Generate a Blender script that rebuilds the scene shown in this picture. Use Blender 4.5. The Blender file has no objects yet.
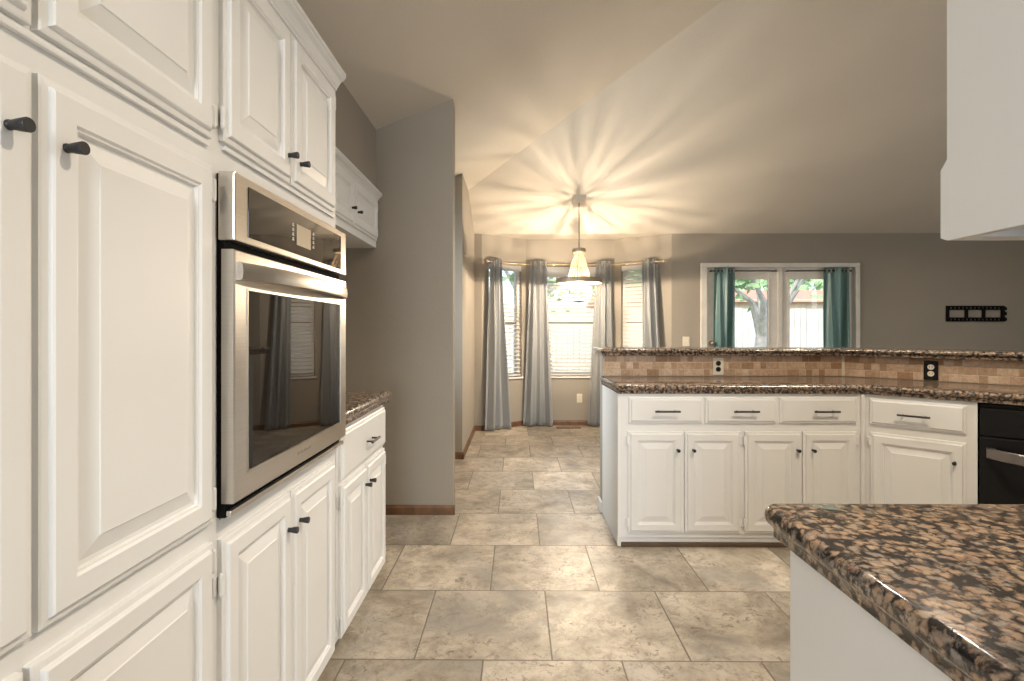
import bpy, bmesh, math, random
from mathutils import Vector, Matrix
random.seed(7)
sc = bpy.context.scene
COL = sc.collection
PI = math.pi
CAM_H = 1.216
YAW = 0.0097
F = 518.0

# ------------------------------------------------------------------ camera
cd = bpy.data.cameras.new('camera')
cam = bpy.data.objects.new('camera', cd); COL.objects.link(cam)
cam.location = (0, 0, CAM_H); cam.rotation_euler = (PI/2, 0, YAW)
cd.sensor_width = 36; cd.lens = F/1024*36; cd.shift_y = -9.5/1024
cd.clip_start = 0.05; cd.clip_end = 200
sc.camera = cam

# ------------------------------------------------------------------ colour management
sc.view_settings.view_transform = 'Standard'
sc.view_settings.look = 'None'
sc.view_settings.gamma = 1
sc.view_settings.use_curve_mapping = False
sc.view_settings.exposure = 0.12
sc.cycles.use_denoising = True
sc.cycles.max_bounces = 10
sc.cycles.diffuse_bounces = 5
sc.cycles.transparent_max_bounces = 24
sc.cycles.sample_clamp_indirect = 6
sc.cycles.caustics_reflective = False
sc.cycles.caustics_refractive = False

# ------------------------------------------------------------------ sky
world = bpy.data.worlds.new('sky'); sc.world = world
world.use_nodes = True
wn = world.node_tree.nodes; wl = world.node_tree.links
sky = wn.new('ShaderNodeTexSky'); sky.sky_type = 'NISHITA'
sky.sun_disc = False; sky.sun_elevation = math.radians(50); sky.sun_rotation = math.radians(200)
sky.air_density = 1.0; sky.dust_density = 3.0; sky.ozone_density = 1.0
wl.new(sky.outputs[0], wn['Background'].inputs[0])
wn['Background'].inputs[1].default_value = .55

# ------------------------------------------------------------------ lights
def area(name, loc, rot, sx, sy, power, col):
    d = bpy.data.lights.new(name, 'AREA'); d.shape = 'RECTANGLE'; d.size = sx; d.size_y = sy
    d.energy = power; d.color = col
    o = bpy.data.objects.new(name, d); COL.objects.link(o); o.location = loc; o.rotation_euler = rot
    return o
def spot(name, loc, power, col, size=2.4, blend=0.7, radius=0.06, rot=(0, 0, 0)):
    d = bpy.data.lights.new(name, 'SPOT'); d.energy = power; d.color = col
    d.spot_size = size; d.spot_blend = blend; d.shadow_soft_size = radius
    o = bpy.data.objects.new(name, d); COL.objects.link(o); o.location = loc; o.rotation_euler = rot
    return o
DAY = (.90, 0.96, 1.0)
WARM = (1.0, 0.80, 0.58)
# added fill lights in daylight colour, for assumed windows behind and beside the kitchen
area('fill_behind', (-0.35, -3.12, 1.6), (PI/2+.2, 0, 0), 1.6, 1.7, 130, DAY)
area('fill_side', (7.7, 0.6, 1.5), (PI/2, 0, PI/2), 3.0, 1.8, 60, DAY)
area('fill_hall', (-1.40, 4.25, 1.45), (PI/2, 0, -PI/2), .95, 1.4, 55, DAY)  # added to brighten the peninsula end panel from the hall
# recessed ceiling lamps
for x, y, z, p, c in [(1.5, 0.9, 3.3, 225, (1.0, .83, .62)), (1.0, 2.95, 3.26, 75, (1.0, .92, .82)),
                      (2.25, 3.2, 3.58, 90, (1.0, .88, .72)), (5.2, 4.4, 3.1, 20, (1.0, .88, .72))]:
    spot('recessed_lamp', (x, y, z), p, c, radius=.04)

# ------------------------------------------------------------------ helpers
def PX(px, Y):
    """X of the world point seen at column px on the plane Y"""
    u = (px-512)/F
    return Y*(u-YAW)/(1+YAW*u)

def tag(o, label=None, cat=None, group=None, kind=None):
    if label: o['label'] = label
    if cat: o['category'] = cat
    if group: o['group'] = group
    if kind: o['kind'] = kind
    return o

def thing(name, loc, rz=0.0, label=None, cat=None, group=None, kind=None):
    o = bpy.data.objects.new(name, None); COL.objects.link(o)
    o.empty_display_size = 0.1
    o.location = loc; o.rotation_euler = (0, 0, rz)
    return tag(o, label, cat, group, kind)

class MB:
    def __init__(self): self.bm = bmesh.new()
    def face(self, pts):
        return self.bm.faces.new([self.bm.verts.new(p) for p in pts])
    def box(self, x0, x1, y0, y1, z0, z1, bev=0.0, seg=2):
        b = self.bm
        v = [b.verts.new((x, y, z)) for z in (z0, z1) for (x, y) in ((x0, y0), (x1, y0), (x1, y1), (x0, y1))]
        fs = [(3, 2, 1, 0), (4, 5, 6, 7), (0, 1, 5, 4), (1, 2, 6, 5), (2, 3, 7, 6), (3, 0, 4, 7)]
        nf = [b.faces.new([v[i] for i in f]) for f in fs]
        if bev > 0:
            es = list({e for f in nf for e in f.edges})
            bmesh.ops.bevel(b, geom=es, offset=bev, segments=seg, profile=0.6, affect='EDGES')
        return self
    def loops(self, loops, cap0=True, cap1=True, closed=True):
        b = self.bm
        L = [[b.verts.new(p) for p in lp] for lp in loops]
        n = len(L[0])
        for a, c in zip(L[:-1], L[1:]):
            for i in range(n if closed else n-1):
                j = (i+1) % n
                b.faces.new((a[i], a[j], c[j], c[i]))
        if cap0: b.faces.new(list(reversed(L[0])))
        if cap1: b.faces.new(L[-1])
        return self
    def tube(self, pts, r, n=10, caps=True):
        """round bar along points, radius r (number or list)"""
        P = [Vector(p) for p in pts]
        R = r if isinstance(r, (list, tuple)) else [r]*len(P)
        lp = []
        up = None
        for i, p in enumerate(P):
            d = (P[min(i+1, len(P)-1)]-P[max(i-1, 0)]).normalized()
            if up is None:
                up = Vector((0, 0, 1)) if abs(d.z) < .9 else Vector((1, 0, 0))
            a = (up - d*up.dot(d)).normalized(); c = d.cross(a); up = a
            lp.append([p + a*math.cos(2*PI*k/n)*R[i] + c*math.sin(2*PI*k/n)*R[i] for k in range(n)])
        return self.loops(lp, caps, caps)
    def lathe(self, prof, n=24, c=(0, 0)):
        """prof: (r, z) from bottom to top round the z axis"""
        lp = [[(c[0]+max(r, 1e-4)*math.cos(2*PI*k/n), c[1]+max(r, 1e-4)*math.sin(2*PI*k/n), z) for k in range(n)] for r, z in prof]
        return self.loops(lp)
    def ball(self, c, r, sub=1):
        bmesh.ops.create_icosphere(self.bm, subdivisions=sub, radius=r, matrix=Matrix.Translation(c))
        return self
    def torus(self, c, R, r, axis='z', n=24, m=8):
        b = self.bm; rows = []
        for i in range(n):
            a = 2*PI*i/n; row = []
            for j in range(m):
                t = 2*PI*j/m
                q = (R+r*math.cos(t))
                p = (q*math.cos(a), q*math.sin(a), r*math.sin(t))
                if axis == 'y': p = (p[0], p[2], p[1])
                if axis == 'x': p = (p[2], p[0], p[1])
                row.append(b.verts.new((c[0]+p[0], c[1]+p[1], c[2]+p[2])))
            rows.append(row)
        for i in range(n):
            for j in range(m):
                b.faces.new((rows[i][j], rows[(i+1) % n][j], rows[(i+1) % n][(j+1) % m], rows[i][(j+1) % m]))
        return self
    def build(self, name, mat, parent=None, smooth=False, loc=None, rz=0, **kw):
        bm = self.bm
        bmesh.ops.recalc_face_normals(bm, faces=bm.faces)
        me = bpy.data.meshes.new(name); bm.to_mesh(me); bm.free()
        if smooth:
            for p in me.polygons: p.use_smooth = True
            try: me.set_sharp_from_angle(angle=math.radians(40))
            except Exception: pass
        me.materials.append(mat)
        o = bpy.data.objects.new(name, me); COL.objects.link(o)
        if parent: o.parent = parent
        if loc: o.location = loc
        o.rotation_euler = (0, 0, rz)
        return tag(o, **kw)

def struct(mb, name, mat, parent=None, **kw):
    return mb.build(name, mat, parent, kind=None if parent else 'structure', **kw)

def copy_tree(o, parent=None):
    c = o.copy(); COL.objects.link(c)
    if parent: c.parent = parent
    for ch in list(o.children): copy_tree(ch, c)
    return c

# ------------------------------------------------------------------ materials
def newmat(name):
    m = bpy.data.materials.new(name); m.use_nodes = True
    return m, m.node_tree.nodes, m.node_tree.links, m.node_tree.nodes['Principled BSDF']
def ramp(n, stops, interp='LINEAR'):
    r = n.new('ShaderNodeValToRGB'); r.color_ramp.interpolation = interp
    els = r.color_ramp.elements
    while len(els) < len(stops): els.new(0.5)
    for e, (p, c) in zip(els, stops):
        e.position = p; e.color = (c[0], c[1], c[2], 1)
    return r
def mathn(n, l, op, a, b=None, c=None):
    m = n.new('ShaderNodeMath'); m.operation = op
    for i, v in enumerate((a, b, c)):
        if v is None: continue
        if isinstance(v, (int, float)): m.inputs[i].default_value = v
        else: l.new(v, m.inputs[i])
    return m.outputs[0]
def mixc(n, l, fac, a, b, mode='MIX'):
    m = n.new('ShaderNodeMix'); m.data_type = 'RGBA'; m.blend_type = mode
    for i, v in ((0, fac), (6, a), (7, b)):
        if isinstance(v, (int, float)): m.inputs[i].default_value = v
        elif isinstance(v, tuple): m.inputs[i].default_value = (v[0], v[1], v[2], 1)
        else: l.new(v, m.inputs[i])
    return m.outputs[2]
def noise(n, l, vec, scale, detail=3, rough=.5, dist=0):
    t = n.new('ShaderNodeTexNoise'); t.inputs['Scale'].default_value = scale
    t.inputs['Detail'].default_value = detail; t.inputs['Roughness'].default_value = rough
    t.inputs['Distortion'].default_value = dist
    if vec is not None: l.new(vec, t.inputs['Vector'])
    return t
def worldpos(n):
    return n.new('ShaderNodeNewGeometry').outputs['Position']
def bump(n, l, b, height, strength, dist=.01):
    bp = n.new('ShaderNodeBump'); bp.inputs['Strength'].default_value = strength
    bp.inputs['Distance'].default_value = dist
    l.new(height, bp.inputs['Height']); l.new(bp.outputs[0], b.inputs['Normal'])

def simple(name, col, rough=.5, metal=0.0, var=.06, nscale=8, bumpk=0, bscale=60, spec=.5, coat=0, emit=None, estr=0, sheen=0):
    m, n, l, b = newmat(name)
    p = n.new('ShaderNodeTexCoord').outputs['Object']
    nz = noise(n, l, p, nscale, 4)
    r = ramp(n, [(.3, tuple(c*(1-var) for c in col)), (.7, tuple(min(1, c*(1+var)) for c in col))])
    l.new(nz.outputs[0], r.inputs[0]); l.new(r.outputs[0], b.inputs['Base Color'])
    b.inputs['Roughness'].default_value = rough; b.inputs['Metallic'].default_value = metal
    b.inputs['Specular IOR Level'].default_value = spec
    b.inputs['Coat Weight'].default_value = coat
    if sheen: b.inputs['Sheen Weight'].default_value = sheen
    if bumpk:
        bn = noise(n, l, p, bscale, 3)
        bump(n, l, b, bn.outputs[0], bumpk, .004)
    if emit:
        b.inputs['Emission Color'].default_value = (*emit, 1); b.inputs['Emission Strength'].default_value = estr
    return m

def make_cloth(name, col, rough=.55, sheen=.3, trans=.12):
    m, n, l, b = newmat(name)
    p = n.new('ShaderNodeTexCoord').outputs['Object']
    mp = n.new('ShaderNodeMapping'); mp.inputs['Scale'].default_value = (60, 60, 600); l.new(p, mp.inputs[0])
    nz = noise(n, l, mp.outputs[0], 1, 3)
    r = ramp(n, [(.3, tuple(c*.9 for c in col)), (.7, tuple(min(1, c*1.08) for c in col))])
    l.new(nz.outputs[0], r.inputs[0]); l.new(r.outputs[0], b.inputs['Base Color'])
    b.inputs['Roughness'].default_value = rough; b.inputs['Sheen Weight'].default_value = sheen
    b.inputs['Specular IOR Level'].default_value = .6
    t = n.new('ShaderNodeBsdfTranslucent'); l.new(r.outputs[0], t.inputs[0])
    mx = n.new('ShaderNodeMixShader'); mx.inputs[0].default_value = trans
    l.new(b.outputs[0], mx.inputs[1]); l.new(t.outputs[0], mx.inputs[2])
    l.new(mx.outputs[0], n['Material Output'].inputs[0])
    return m

M = {}
M['cab'] = simple('white cabinet paint', (.765, .77, .77), .38, var=.015, nscale=5)
M['cab_side'] = simple('white side panel paint', (.76, .745, .72), .5, var=.015)
M['wall'] = simple('greige wall paint', (.33, .298, .253), .85, var=.02, nscale=2, bumpk=.25, bscale=90)
M['ceiling'] = simple('textured ceiling paint', (.60, .555, .485), .9, var=.02, nscale=2, bumpk=.5, bscale=70)
M['black'] = simple('black hardware', (.018, .018, .02), .42, var=.2)
M['blackmatte'] = simple('matte black board', (.008, .008, .008), .8, var=.2, spec=.08)
M['blackgap'] = simple('black enamel', (.008, .008, .01), .22, var=.2)
M['blackplastic'] = simple('black appliance plastic', (.006, .006, .007), .45, var=.2, spec=.25)
M['wood'] = simple('brown oak baseboard', (.15, .075, .036), .45, var=.3, nscale=14)
M['kick'] = simple('dark brown kick and recess shade', (.10, .065, .04), .7, var=.2)
M['trimwhite'] = simple('distressed white trim', (.72, .69, .64), .5, var=.07, nscale=9)
M['ivory'] = simple('ivory plastic', (.74, .68, .56), .4, var=.02)
M['slat'] = make_cloth('white blind slat', (.80, .79, .77), .5, 0, .35)
M['darkrail'] = simple('dark bronze sash', (.10, .085, .07), .5, var=.1)
M['chrome'] = simple('brushed nickel', (.62, .58, .52), .28, metal=1, var=.06)
M['darksteel'] = simple('dark brushed steel', (.26, .235, .22), .3, metal=1, var=.06)
M['bronze'] = simple('weathered metal', (.30, .245, .19), .5, metal=.7, var=.15, nscale=40)
M['brass'] = simple('pale brass', (.60, .47, .30), .35, metal=.8, var=.06)
M['vent'] = simple('brown floor register', (.15, .09, .05), .5, metal=.3, var=.15)
M['display'] = simple('lcd display', (.42, .36, .27), .25, var=.03)
M['legend'] = simple('grey printed legend', (.55, .54, .52), .4, var=.03)
M['logo'] = simple('engraved grey lettering', (.25, .22, .19), .4, var=.03)
M['fence'] = simple('pale weathered fence', (.70, .69, .67), .9, var=.12, nscale=3)
M['bark'] = simple('grey bark', (.52, .49, .46), .9, var=.25, nscale=12)  # bark, leaves and roof bleached: the garden's glare put into their colour
M['leaf'] = simple('green leaves', (.36, .52, .26), .8, var=.35, nscale=3)
M['roof'] = simple('red shingle roof', (.62, .30, .20), .9, var=.15, nscale=6)
M['brick'] = simple('pale brick', (.66, .55, .48), .9, var=.12, nscale=6)
M['grass'] = simple('lawn', (.30, .36, .18), .95, var=.3, nscale=4)
M['bulb'] = simple('lit bulb', (1, .9, .7), .4, emit=(1, .78, .48), estr=6)

# stainless steel with vertical brushing
def make_steel():
    m, n, l, b = newmat('brushed stainless steel')
    tc = n.new('ShaderNodeTexCoord').outputs['Object']
    mp = n.new('ShaderNodeMapping'); mp.inputs['Scale'].default_value = (2, 2, 260); l.new(tc, mp.inputs[0])
    nz = noise(n, l, mp.outputs[0], 3, 3)
    r = ramp(n, [(.3, (.60, .555, .50)), (.7, (.68, .635, .58))]); l.new(nz.outputs[0], r.inputs[0])
    l.new(r.outputs[0], b.inputs['Base Color'])
    b.inputs['Metallic'].default_value = 1; b.inputs['Roughness'].default_value = .3
    bump(n, l, b, nz.outputs[0], .05, .002)
    return m
M['steel'] = make_steel()

def make_darkglass():
    m, n, l, b = newmat('black oven glass')
    nz = noise(n, l, n.new('ShaderNodeTexCoord').outputs['Object'], 3, 2)
    r = ramp(n, [(.3, (.005, .004, .0035)), (.7, (.008, .0065, .0055))]); l.new(nz.outputs[0], r.inputs[0])
    l.new(r.outputs[0], b.inputs['Base Color'])
    b.inputs['Roughness'].default_value = .02; b.inputs['IOR'].default_value = 1.55
    return m
M['darkglass'] = make_darkglass()

def make_pane():
    m, n, l, b = newmat('clear window glass')
    n.remove(b)
    tr = n.new('ShaderNodeBsdfTransparent'); gl = n.new('ShaderNodeBsdfGlossy')
    gl.inputs['Roughness'].default_value = .02
    fr = n.new('ShaderNodeFresnel'); fr.inputs['IOR'].default_value = 1.45
    nz = noise(n, l, None, 2, 1)
    r = ramp(n, [(.3, (.94, .96, .95)), (.7, (.97, .98, .97))]); l.new(nz.outputs[0], r.inputs[0])
    l.new(r.outputs[0], tr.inputs[0])
    mx = n.new('ShaderNodeMixShader'); l.new(fr.outputs[0], mx.inputs[0])
    l.new(tr.outputs[0], mx.inputs[1]); l.new(gl.outputs[0], mx.inputs[2])
    l.new(mx.outputs[0], n['Material Output'].inputs[0])
    return m
M['pane'] = make_pane()

def make_crystal(name, clear):
    m, n, l, b = newmat(name)
    b.inputs['Base Color'].default_value = (.86, .80, .70, 1)
    b.inputs['Roughness'].default_value = .15
    b.inputs['Transmission Weight'].default_value = .35
    b.inputs['IOR'].default_value = 1.45
    nz = noise(n, l, None, 30, 1)
    r = ramp(n, [(.3, (.42, .32, .20)), (.7, (.55, .44, .29))]); l.new(nz.outputs[0], r.inputs[0])
    l.new(r.outputs[0], b.inputs['Base Color'])
    t = n.new('ShaderNodeBsdfTransparent'); mx = n.new('ShaderNodeMixShader'); mx.inputs[0].default_value = clear
    l.new(b.outputs[0], mx.inputs[1]); l.new(t.outputs[0], mx.inputs[2]); l.new(mx.outputs[0], n['Material Output'].inputs[0])
    return m
M['crystal'] = make_crystal('glass beads', .86)
M['crystal_dense'] = make_crystal('milky glass beads', .24)

def make_granite():
    m, n, l, b = newmat('brown speckled granite')
    p = worldpos(n)
    d = noise(n, l, p, 55, 3, .6)
    sub = n.new('ShaderNodeVectorMath'); sub.operation = 'SCALE'; sub.inputs[3].default_value = .026
    l.new(d.outputs['Color'], sub.inputs[0])
    add = n.new('ShaderNodeVectorMath'); l.new(p, add.inputs[0]); l.new(sub.outputs[0], add.inputs[1])
    v = n.new('ShaderNodeTexVoronoi'); v.feature = 'F1'; v.inputs['Scale'].default_value = 70
    l.new(add.outputs[0], v.inputs['Vector'])
    sep = n.new('ShaderNodeSeparateColor'); l.new(v.outputs['Color'], sep.inputs[0])
    cellc = ramp(n, [(0, (.40, .27, .17)), (.3, (.27, .175, .12)), (.5, (.44, .325, .225)), (.7, (.25, .21, .18)), (1, (.36, .255, .17))])
    l.new(sep.outputs[0], cellc.inputs[0])
    dd = noise(n, l, p, 110, 4, .7)
    dist = mathn(n, l, 'MULTIPLY_ADD', dd.outputs[0], .55, v.outputs['Distance'])
    k = ramp(n, [(.62, (0, 0, 0)), (.95, (1, 1, 1))]); l.new(dist, k.inputs[0])
    c1 = mixc(n, l, k.outputs[0], cellc.outputs[0], (.020, .016, .015))
    big = noise(n, l, p, 42, 4, .65, .6)
    k2 = ramp(n, [(.555, (0, 0, 0)), (.66, (.9, .9, .9))]); l.new(big.outputs[0], k2.inputs[0])
    c2 = mixc(n, l, k2.outputs[0], c1, (.022, .018, .018))
    g = noise(n, l, p, 85, 3, .6, .5)
    k3 = ramp(n, [(.56, (0, 0, 0)), (.66, (.7, .7, .7))]); l.new(g.outputs[0], k3.inputs[0])
    c3 = mixc(n, l, k3.outputs[0], c2, (.19, .165, .145))
    l.new(c3, b.inputs['Base Color'])
    b.inputs['Roughness'].default_value = .14
    b.inputs['Specular IOR Level'].default_value = .6
    return m
M['granite'] = make_granite()

def make_floor():
    m, n, l, b = newmat('travertine floor tile')
    p = worldpos(n)
    s = n.new('ShaderNodeSeparateXYZ'); l.new(p, s.inputs[0])
    TW, TH = .511, .5125
    yy = mathn(n, l, 'DIVIDE', mathn(n, l, 'SUBTRACT', s.outputs[1], 1.913), TH)
    row = mathn(n, l, 'FLOOR', yy)
    odd = mathn(n, l, 'FLOORED_MODULO', row, 2.0)
    xx = mathn(n, l, 'DIVIDE', mathn(n, l, 'SUBTRACT', s.outputs[0], .130), TW)
    xx = mathn(n, l, 'MULTIPLY_ADD', odd, .5, xx)
    col = mathn(n, l, 'FLOOR', xx)
    fx = mathn(n, l, 'FRACT', xx); fy = mathn(n, l, 'FRACT', yy)
    ex = mathn(n, l, 'MULTIPLY', mathn(n, l, 'MINIMUM', fx, mathn(n, l, 'SUBTRACT', 1.0, fx)), TW)
    ey = mathn(n, l, 'MULTIPLY', mathn(n, l, 'MINIMUM', fy, mathn(n, l, 'SUBTRACT', 1.0, fy)), TH)
    e = mathn(n, l, 'MINIMUM', ex, ey)
    g = n.new('ShaderNodeMapRange'); g.interpolation_type = 'SMOOTHSTEP'
    g.inputs['From Min'].default_value = .0018; g.inputs['From Max'].default_value = .0042
    l.new(e, g.inputs[0])
    cid = n.new('ShaderNodeCombineXYZ'); l.new(col, cid.inputs[0]); l.new(row, cid.inputs[1])
    wn_ = n.new('ShaderNodeTexWhiteNoise'); l.new(cid.outputs[0], wn_.inputs['Vector'])
    off = n.new('ShaderNodeVectorMath'); off.operation = 'SCALE'; off.inputs[3].default_value = 37
    l.new(wn_.outputs['Color'], off.inputs[0])
    add = n.new('ShaderNodeVectorMath'); l.new(p, add.inputs[0]); l.new(off.outputs[0], add.inputs[1])
    big = noise(n, l, add.outputs[0], 3.2, 10, .66, .5)
    c1 = ramp(n, [(.32, (.19, .163, .13)), (.44, (.36, .315, .252)), (.54, (.49, .43, .35)), (.68, (.62, .565, .485))])
    l.new(big.outputs[0], c1.inputs[0])
    # grey-brown smudges and pits
    sm = noise(n, l, add.outputs[0], 11, 10, .8, .5)
    k = ramp(n, [(.48, (0, 0, 0)), (.64, (.85, .85, .85))]); l.new(sm.outputs[0], k.inputs[0])
    c2 = mixc(n, l, k.outputs[0], c1.outputs[0], (.25, .205, .155))
    pt = noise(n, l, add.outputs[0], 34, 6, .75, .8)
    kp = ramp(n, [(.53, (0, 0, 0)), (.63, (.9, .9, .9))]); l.new(pt.outputs[0], kp.inputs[0])
    kc = noise(n, l, add.outputs[0], 5, 2)
    kr = ramp(n, [(.36, (.15, .15, .15)), (.60, (1, 1, 1))]); l.new(kc.outputs[0], kr.inputs[0])
    kp2 = mathn(n, l, 'MULTIPLY', kp.outputs[0], kr.outputs[0])
    c2 = mixc(n, l, kp2, c2, (.14, .11, .08))
    # broad cool grey drifts
    gd = noise(n, l, add.outputs[0], 1.7, 4, .6, .6)
    kg = ramp(n, [(.50, (0, 0, 0)), (.66, (.6, .6, .6))]); l.new(gd.outputs[0], kg.inputs[0])
    c3 = mixc(n, l, kg.outputs[0], c2, (.30, .285, .265))
    # each tile its own tone
    tone = mathn(n, l, 'MULTIPLY_ADD', wn_.outputs['Value'], .30, .84)
    tc = n.new('ShaderNodeCombineColor')
    for i in range(3): l.new(tone, tc.inputs[i])
    c4 = mixc(n, l, 1.0, c3, tc.outputs[0], 'MULTIPLY')
    c5 = mixc(n, l, g.outputs[0], (.15, .125, .095), c4)
    l.new(c5, b.inputs['Base Color'])
    rr = mathn(n, l, 'MULTIPLY_ADD', sm.outputs[0], .35, .22); l.new(rr, b.inputs['Roughness'])
    hh = mathn(n, l, 'MULTIPLY_ADD', pt.outputs[0], -.12, g.outputs[0])
    bump(n, l, b, hh, .35, .004)
    return m
M['floor'] = make_floor()

def make_splash():
    m, n, l, b = newmat('tumbled travertine mosaic')
    tc = n.new('ShaderNodeTexCoord').outputs['Object']
    mp = n.new('ShaderNodeMapping'); mp.inputs['Rotation'].default_value = (PI/2, 0, 0); l.new(tc, mp.inputs[0])
    s = n.new('ShaderNodeSeparateXYZ'); l.new(tc, s.inputs[0])
    TW, TH = .085, .047
    yy = mathn(n, l, 'DIVIDE', s.outputs[2], TH); row = mathn(n, l, 'FLOOR', yy)
    rw = n.new('ShaderNodeTexWhiteNoise'); rw.noise_dimensions = '1D'; l.new(row, rw.inputs['W'])
    xx = mathn(n, l, 'ADD', mathn(n, l, 'DIVIDE', s.outputs[0], TW), rw.outputs['Value'])
    col = mathn(n, l, 'FLOOR', xx)
    # some tiles split into two small squares
    c0 = n.new('ShaderNodeCombineXYZ'); l.new(col, c0.inputs[0]); l.new(row, c0.inputs[1])
    w0 = n.new('ShaderNodeTexWhiteNoise'); l.new(c0.outputs[0], w0.inputs['Vector'])
    half = mathn(n, l, 'GREATER_THAN', w0.outputs['Value'], .45)
    fx = mathn(n, l, 'FRACT', xx)
    mul = mathn(n, l, 'ADD', half, 1.0)
    fx2 = mathn(n, l, 'MULTIPLY', fx, mul)
    sub = mathn(n, l, 'FLOOR', fx2); fxx = mathn(n, l, 'FRACT', fx2)
    fy = mathn(n, l, 'FRACT', yy)
    ex = mathn(n, l, 'MULTIPLY', mathn(n, l, 'DIVIDE', mathn(n, l, 'MINIMUM', fxx, mathn(n, l, 'SUBTRACT', 1.0, fxx)), mul), TW)
    ey = mathn(n, l, 'MULTIPLY', mathn(n, l, 'MINIMUM', fy, mathn(n, l, 'SUBTRACT', 1.0, fy)), TH)
    e = mathn(n, l, 'MINIMUM', ex, ey)
    g = n.new('ShaderNodeMapRange'); g.interpolation_type = 'SMOOTHSTEP'
    g.inputs['From Min'].default_value = .0008; g.inputs['From Max'].default_value = .0032
    l.new(e, g.inputs[0])
    c1 = n.new('ShaderNodeCombineXYZ'); l.new(col, c1.inputs[0]); l.new(row, c1.inputs[1]); l.new(sub, c1.inputs[2])
    w1 = n.new('ShaderNodeTexWhiteNoise'); l.new(c1.outputs[0], w1.inputs['Vector'])
    tone = ramp(n, [(0, (.36, .22, .125)), (.25, (.52, .36, .245)), (.6, (.62, .45, .32)), (1, (.70, .55, .42))])
    l.new(w1.outputs['Value'], tone.inputs[0])
    nz = noise(n, l, tc, 45, 5, .7)
    k = ramp(n, [(.35, (.72, .70, .68)), (.65, (1.1, 1.1, 1.1))]); l.new(nz.outputs[0], k.inputs[0])
    cc = mixc(n, l, 1.0, tone.outputs[0], k.outputs[0], 'MULTIPLY')
    cf = mixc(n, l, g.outputs[0], (.56, .44, .33), cc)
    l.new(cf, b.inputs['Base Color']); b.inputs['Roughness'].default_value = .55
    bump(n, l, b, mathn(n, l, 'MULTIPLY_ADD', nz.outputs[0], .25, g.outputs[0]), .5, .004)
    return m
M['splash'] = make_splash()

M['greycurtain'] = make_cloth('blue grey satin', (.32, .335, .345), .33)
M['tealcurtain'] = make_cloth('teal satin', (.18, .33, .33), .33, .5, .35)

# ------------------------------------------------------------------ the room
CEIL = lambda x, y: min(2.925+.4*x, 2.40+.4*(6.31-y), 3.8)
BAY = [(-.43, 6.31), (.116, 6.70), (1.26, 6.70), (1.876, 6.31)]

mb = MB()
mb.box(-1.5, 8.2, -3.3, 7.0, -.1, 0)
struct(mb, 'floor', M['floor'])

mb = MB()
def cpoly(pts):
    lo = [(x, y, CEIL(x, y)) for x, y in pts]
    hi = [(x, y, CEIL(x, y)+.06) for x, y in pts]
    mb.loops([lo, hi])
cpoly([(-1.4, -3.2), (2.1875, -3.2), (2.1875, 2.81), (-1.3125, 6.31), (-1.4, 6.31)])
cpoly([(-1.3125, 6.31), (2.1875, 2.81), (8.1, 2.81), (8.1, 6.31)])
cpoly([(2.1875, -3.2), (8.1, -3.2), (8.1, 2.81), (2.1875, 2.81)])
bayc = [(-.64, 6.31), (2.0, 6.31), (2.0, 6.95), (-.64, 6.95)]
mb.loops([[(x, y, 2.40) for x, y in bayc], [(x, y, 2.46) for x, y in bayc]])
struct(mb, 'ceiling', M['ceiling'])

def wall_seg(mb, p0, p1, th, z0, z1, openings=()):
    """wall whose room face runs p0 -> p1, thickness to the left of that direction"""
    p0 = Vector(p0); p1 = Vector(p1); L = (p1-p0).length; d = (p1-p0)/L; nrm = Vector((-d.y, d.x))
    def piece(s0, s1, a, b):
        if s1-s0 < 1e-4 or b-a < 1e-4: return
        q = [p0+d*s0, p0+d*s1, p0+d*s1+nrm*th, p0+d*s0+nrm*th]
        mb.loops([[(v.x, v.y, a) for v in q], [(v.x, v.y, b) for v in q]])
    s = 0
    for (o0, o1, a, b) in sorted(openings):
        piece(s, o0, z0, z1); piece(o0, o1, z0, a); piece(o0, o1, b, z1); s = o1
    piece(s, L, z0, z1)

# far walls
DX0, DX1 = PX(702, 6.31), PX(859, 6.31)
mb = MB(); wall_seg(mb, (1.876, 6.31), (8.1, 6.31), .12, 0, 2.43, [(DX0-1.876, DX1-1.876, 0, 2.04)])
struct(mb, 'wall_far', M['wall'])
ANG = []
WOPEN = []
mb = MB()
for i in range(3):
    p0, p1 = Vector(BAY[i]), Vector(BAY[i+1]); L = (p1-p0).length
    o = [(.09, L-.07, .63, 2.05), (.10, L-.10, .63, 2.05), (.09, L-.16, .63, 2.05)][i]
    WOPEN.append((p0, math.atan2((p1-p0).y, (p1-p0).x), L, o))
    wall_seg(mb, BAY[i], BAY[i+1], .12, 0, 2.41, [o])
wall_seg(mb, (-.52, 6.31), (-.43, 6.31), .12, 0, 2.41)
struct(mb, 'wall_bay', M['wall'])
# left wall of the nook, with its end facing the kitchen
def prism_to_ceiling(mb, x0, x1, y0, y1, nx=1, ny=1):
    xs = [x0+(x1-x0)*i/nx for i in range(nx+1)]; ys = [y0+(y1-y0)*i/ny for i in range(ny+1)]
    for i in range(nx):
        for j in range(ny):
            q = [(xs[i], ys[j]), (xs[i+1], ys[j]), (xs[i+1], ys[j+1]), (xs[i], ys[j+1])]
            mb.loops([[(x, y, 0) for x, y in q], [(x, y, max(CEIL(x, y), 2.40)+.02) for x, y in q]])
mb = MB()
prism_to_ceiling(mb, -1.26, -.64, 4.92, 5.04)
struct(mb, 'wall_passage', M['wall'])
mb = MB()
prism_to_ceiling(mb, -.64, -.52, 4.92, 5.52); prism_to_ceiling(mb, -.64, -.52, 5.52, 6.43)
struct(mb, 'wall_nook', M['wall'])
mb = MB(); prism_to_ceiling(mb, -1.26, -.425, 3.43, 3.55)
struct(mb, 'wall_kitchen', M['wall'])
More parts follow.
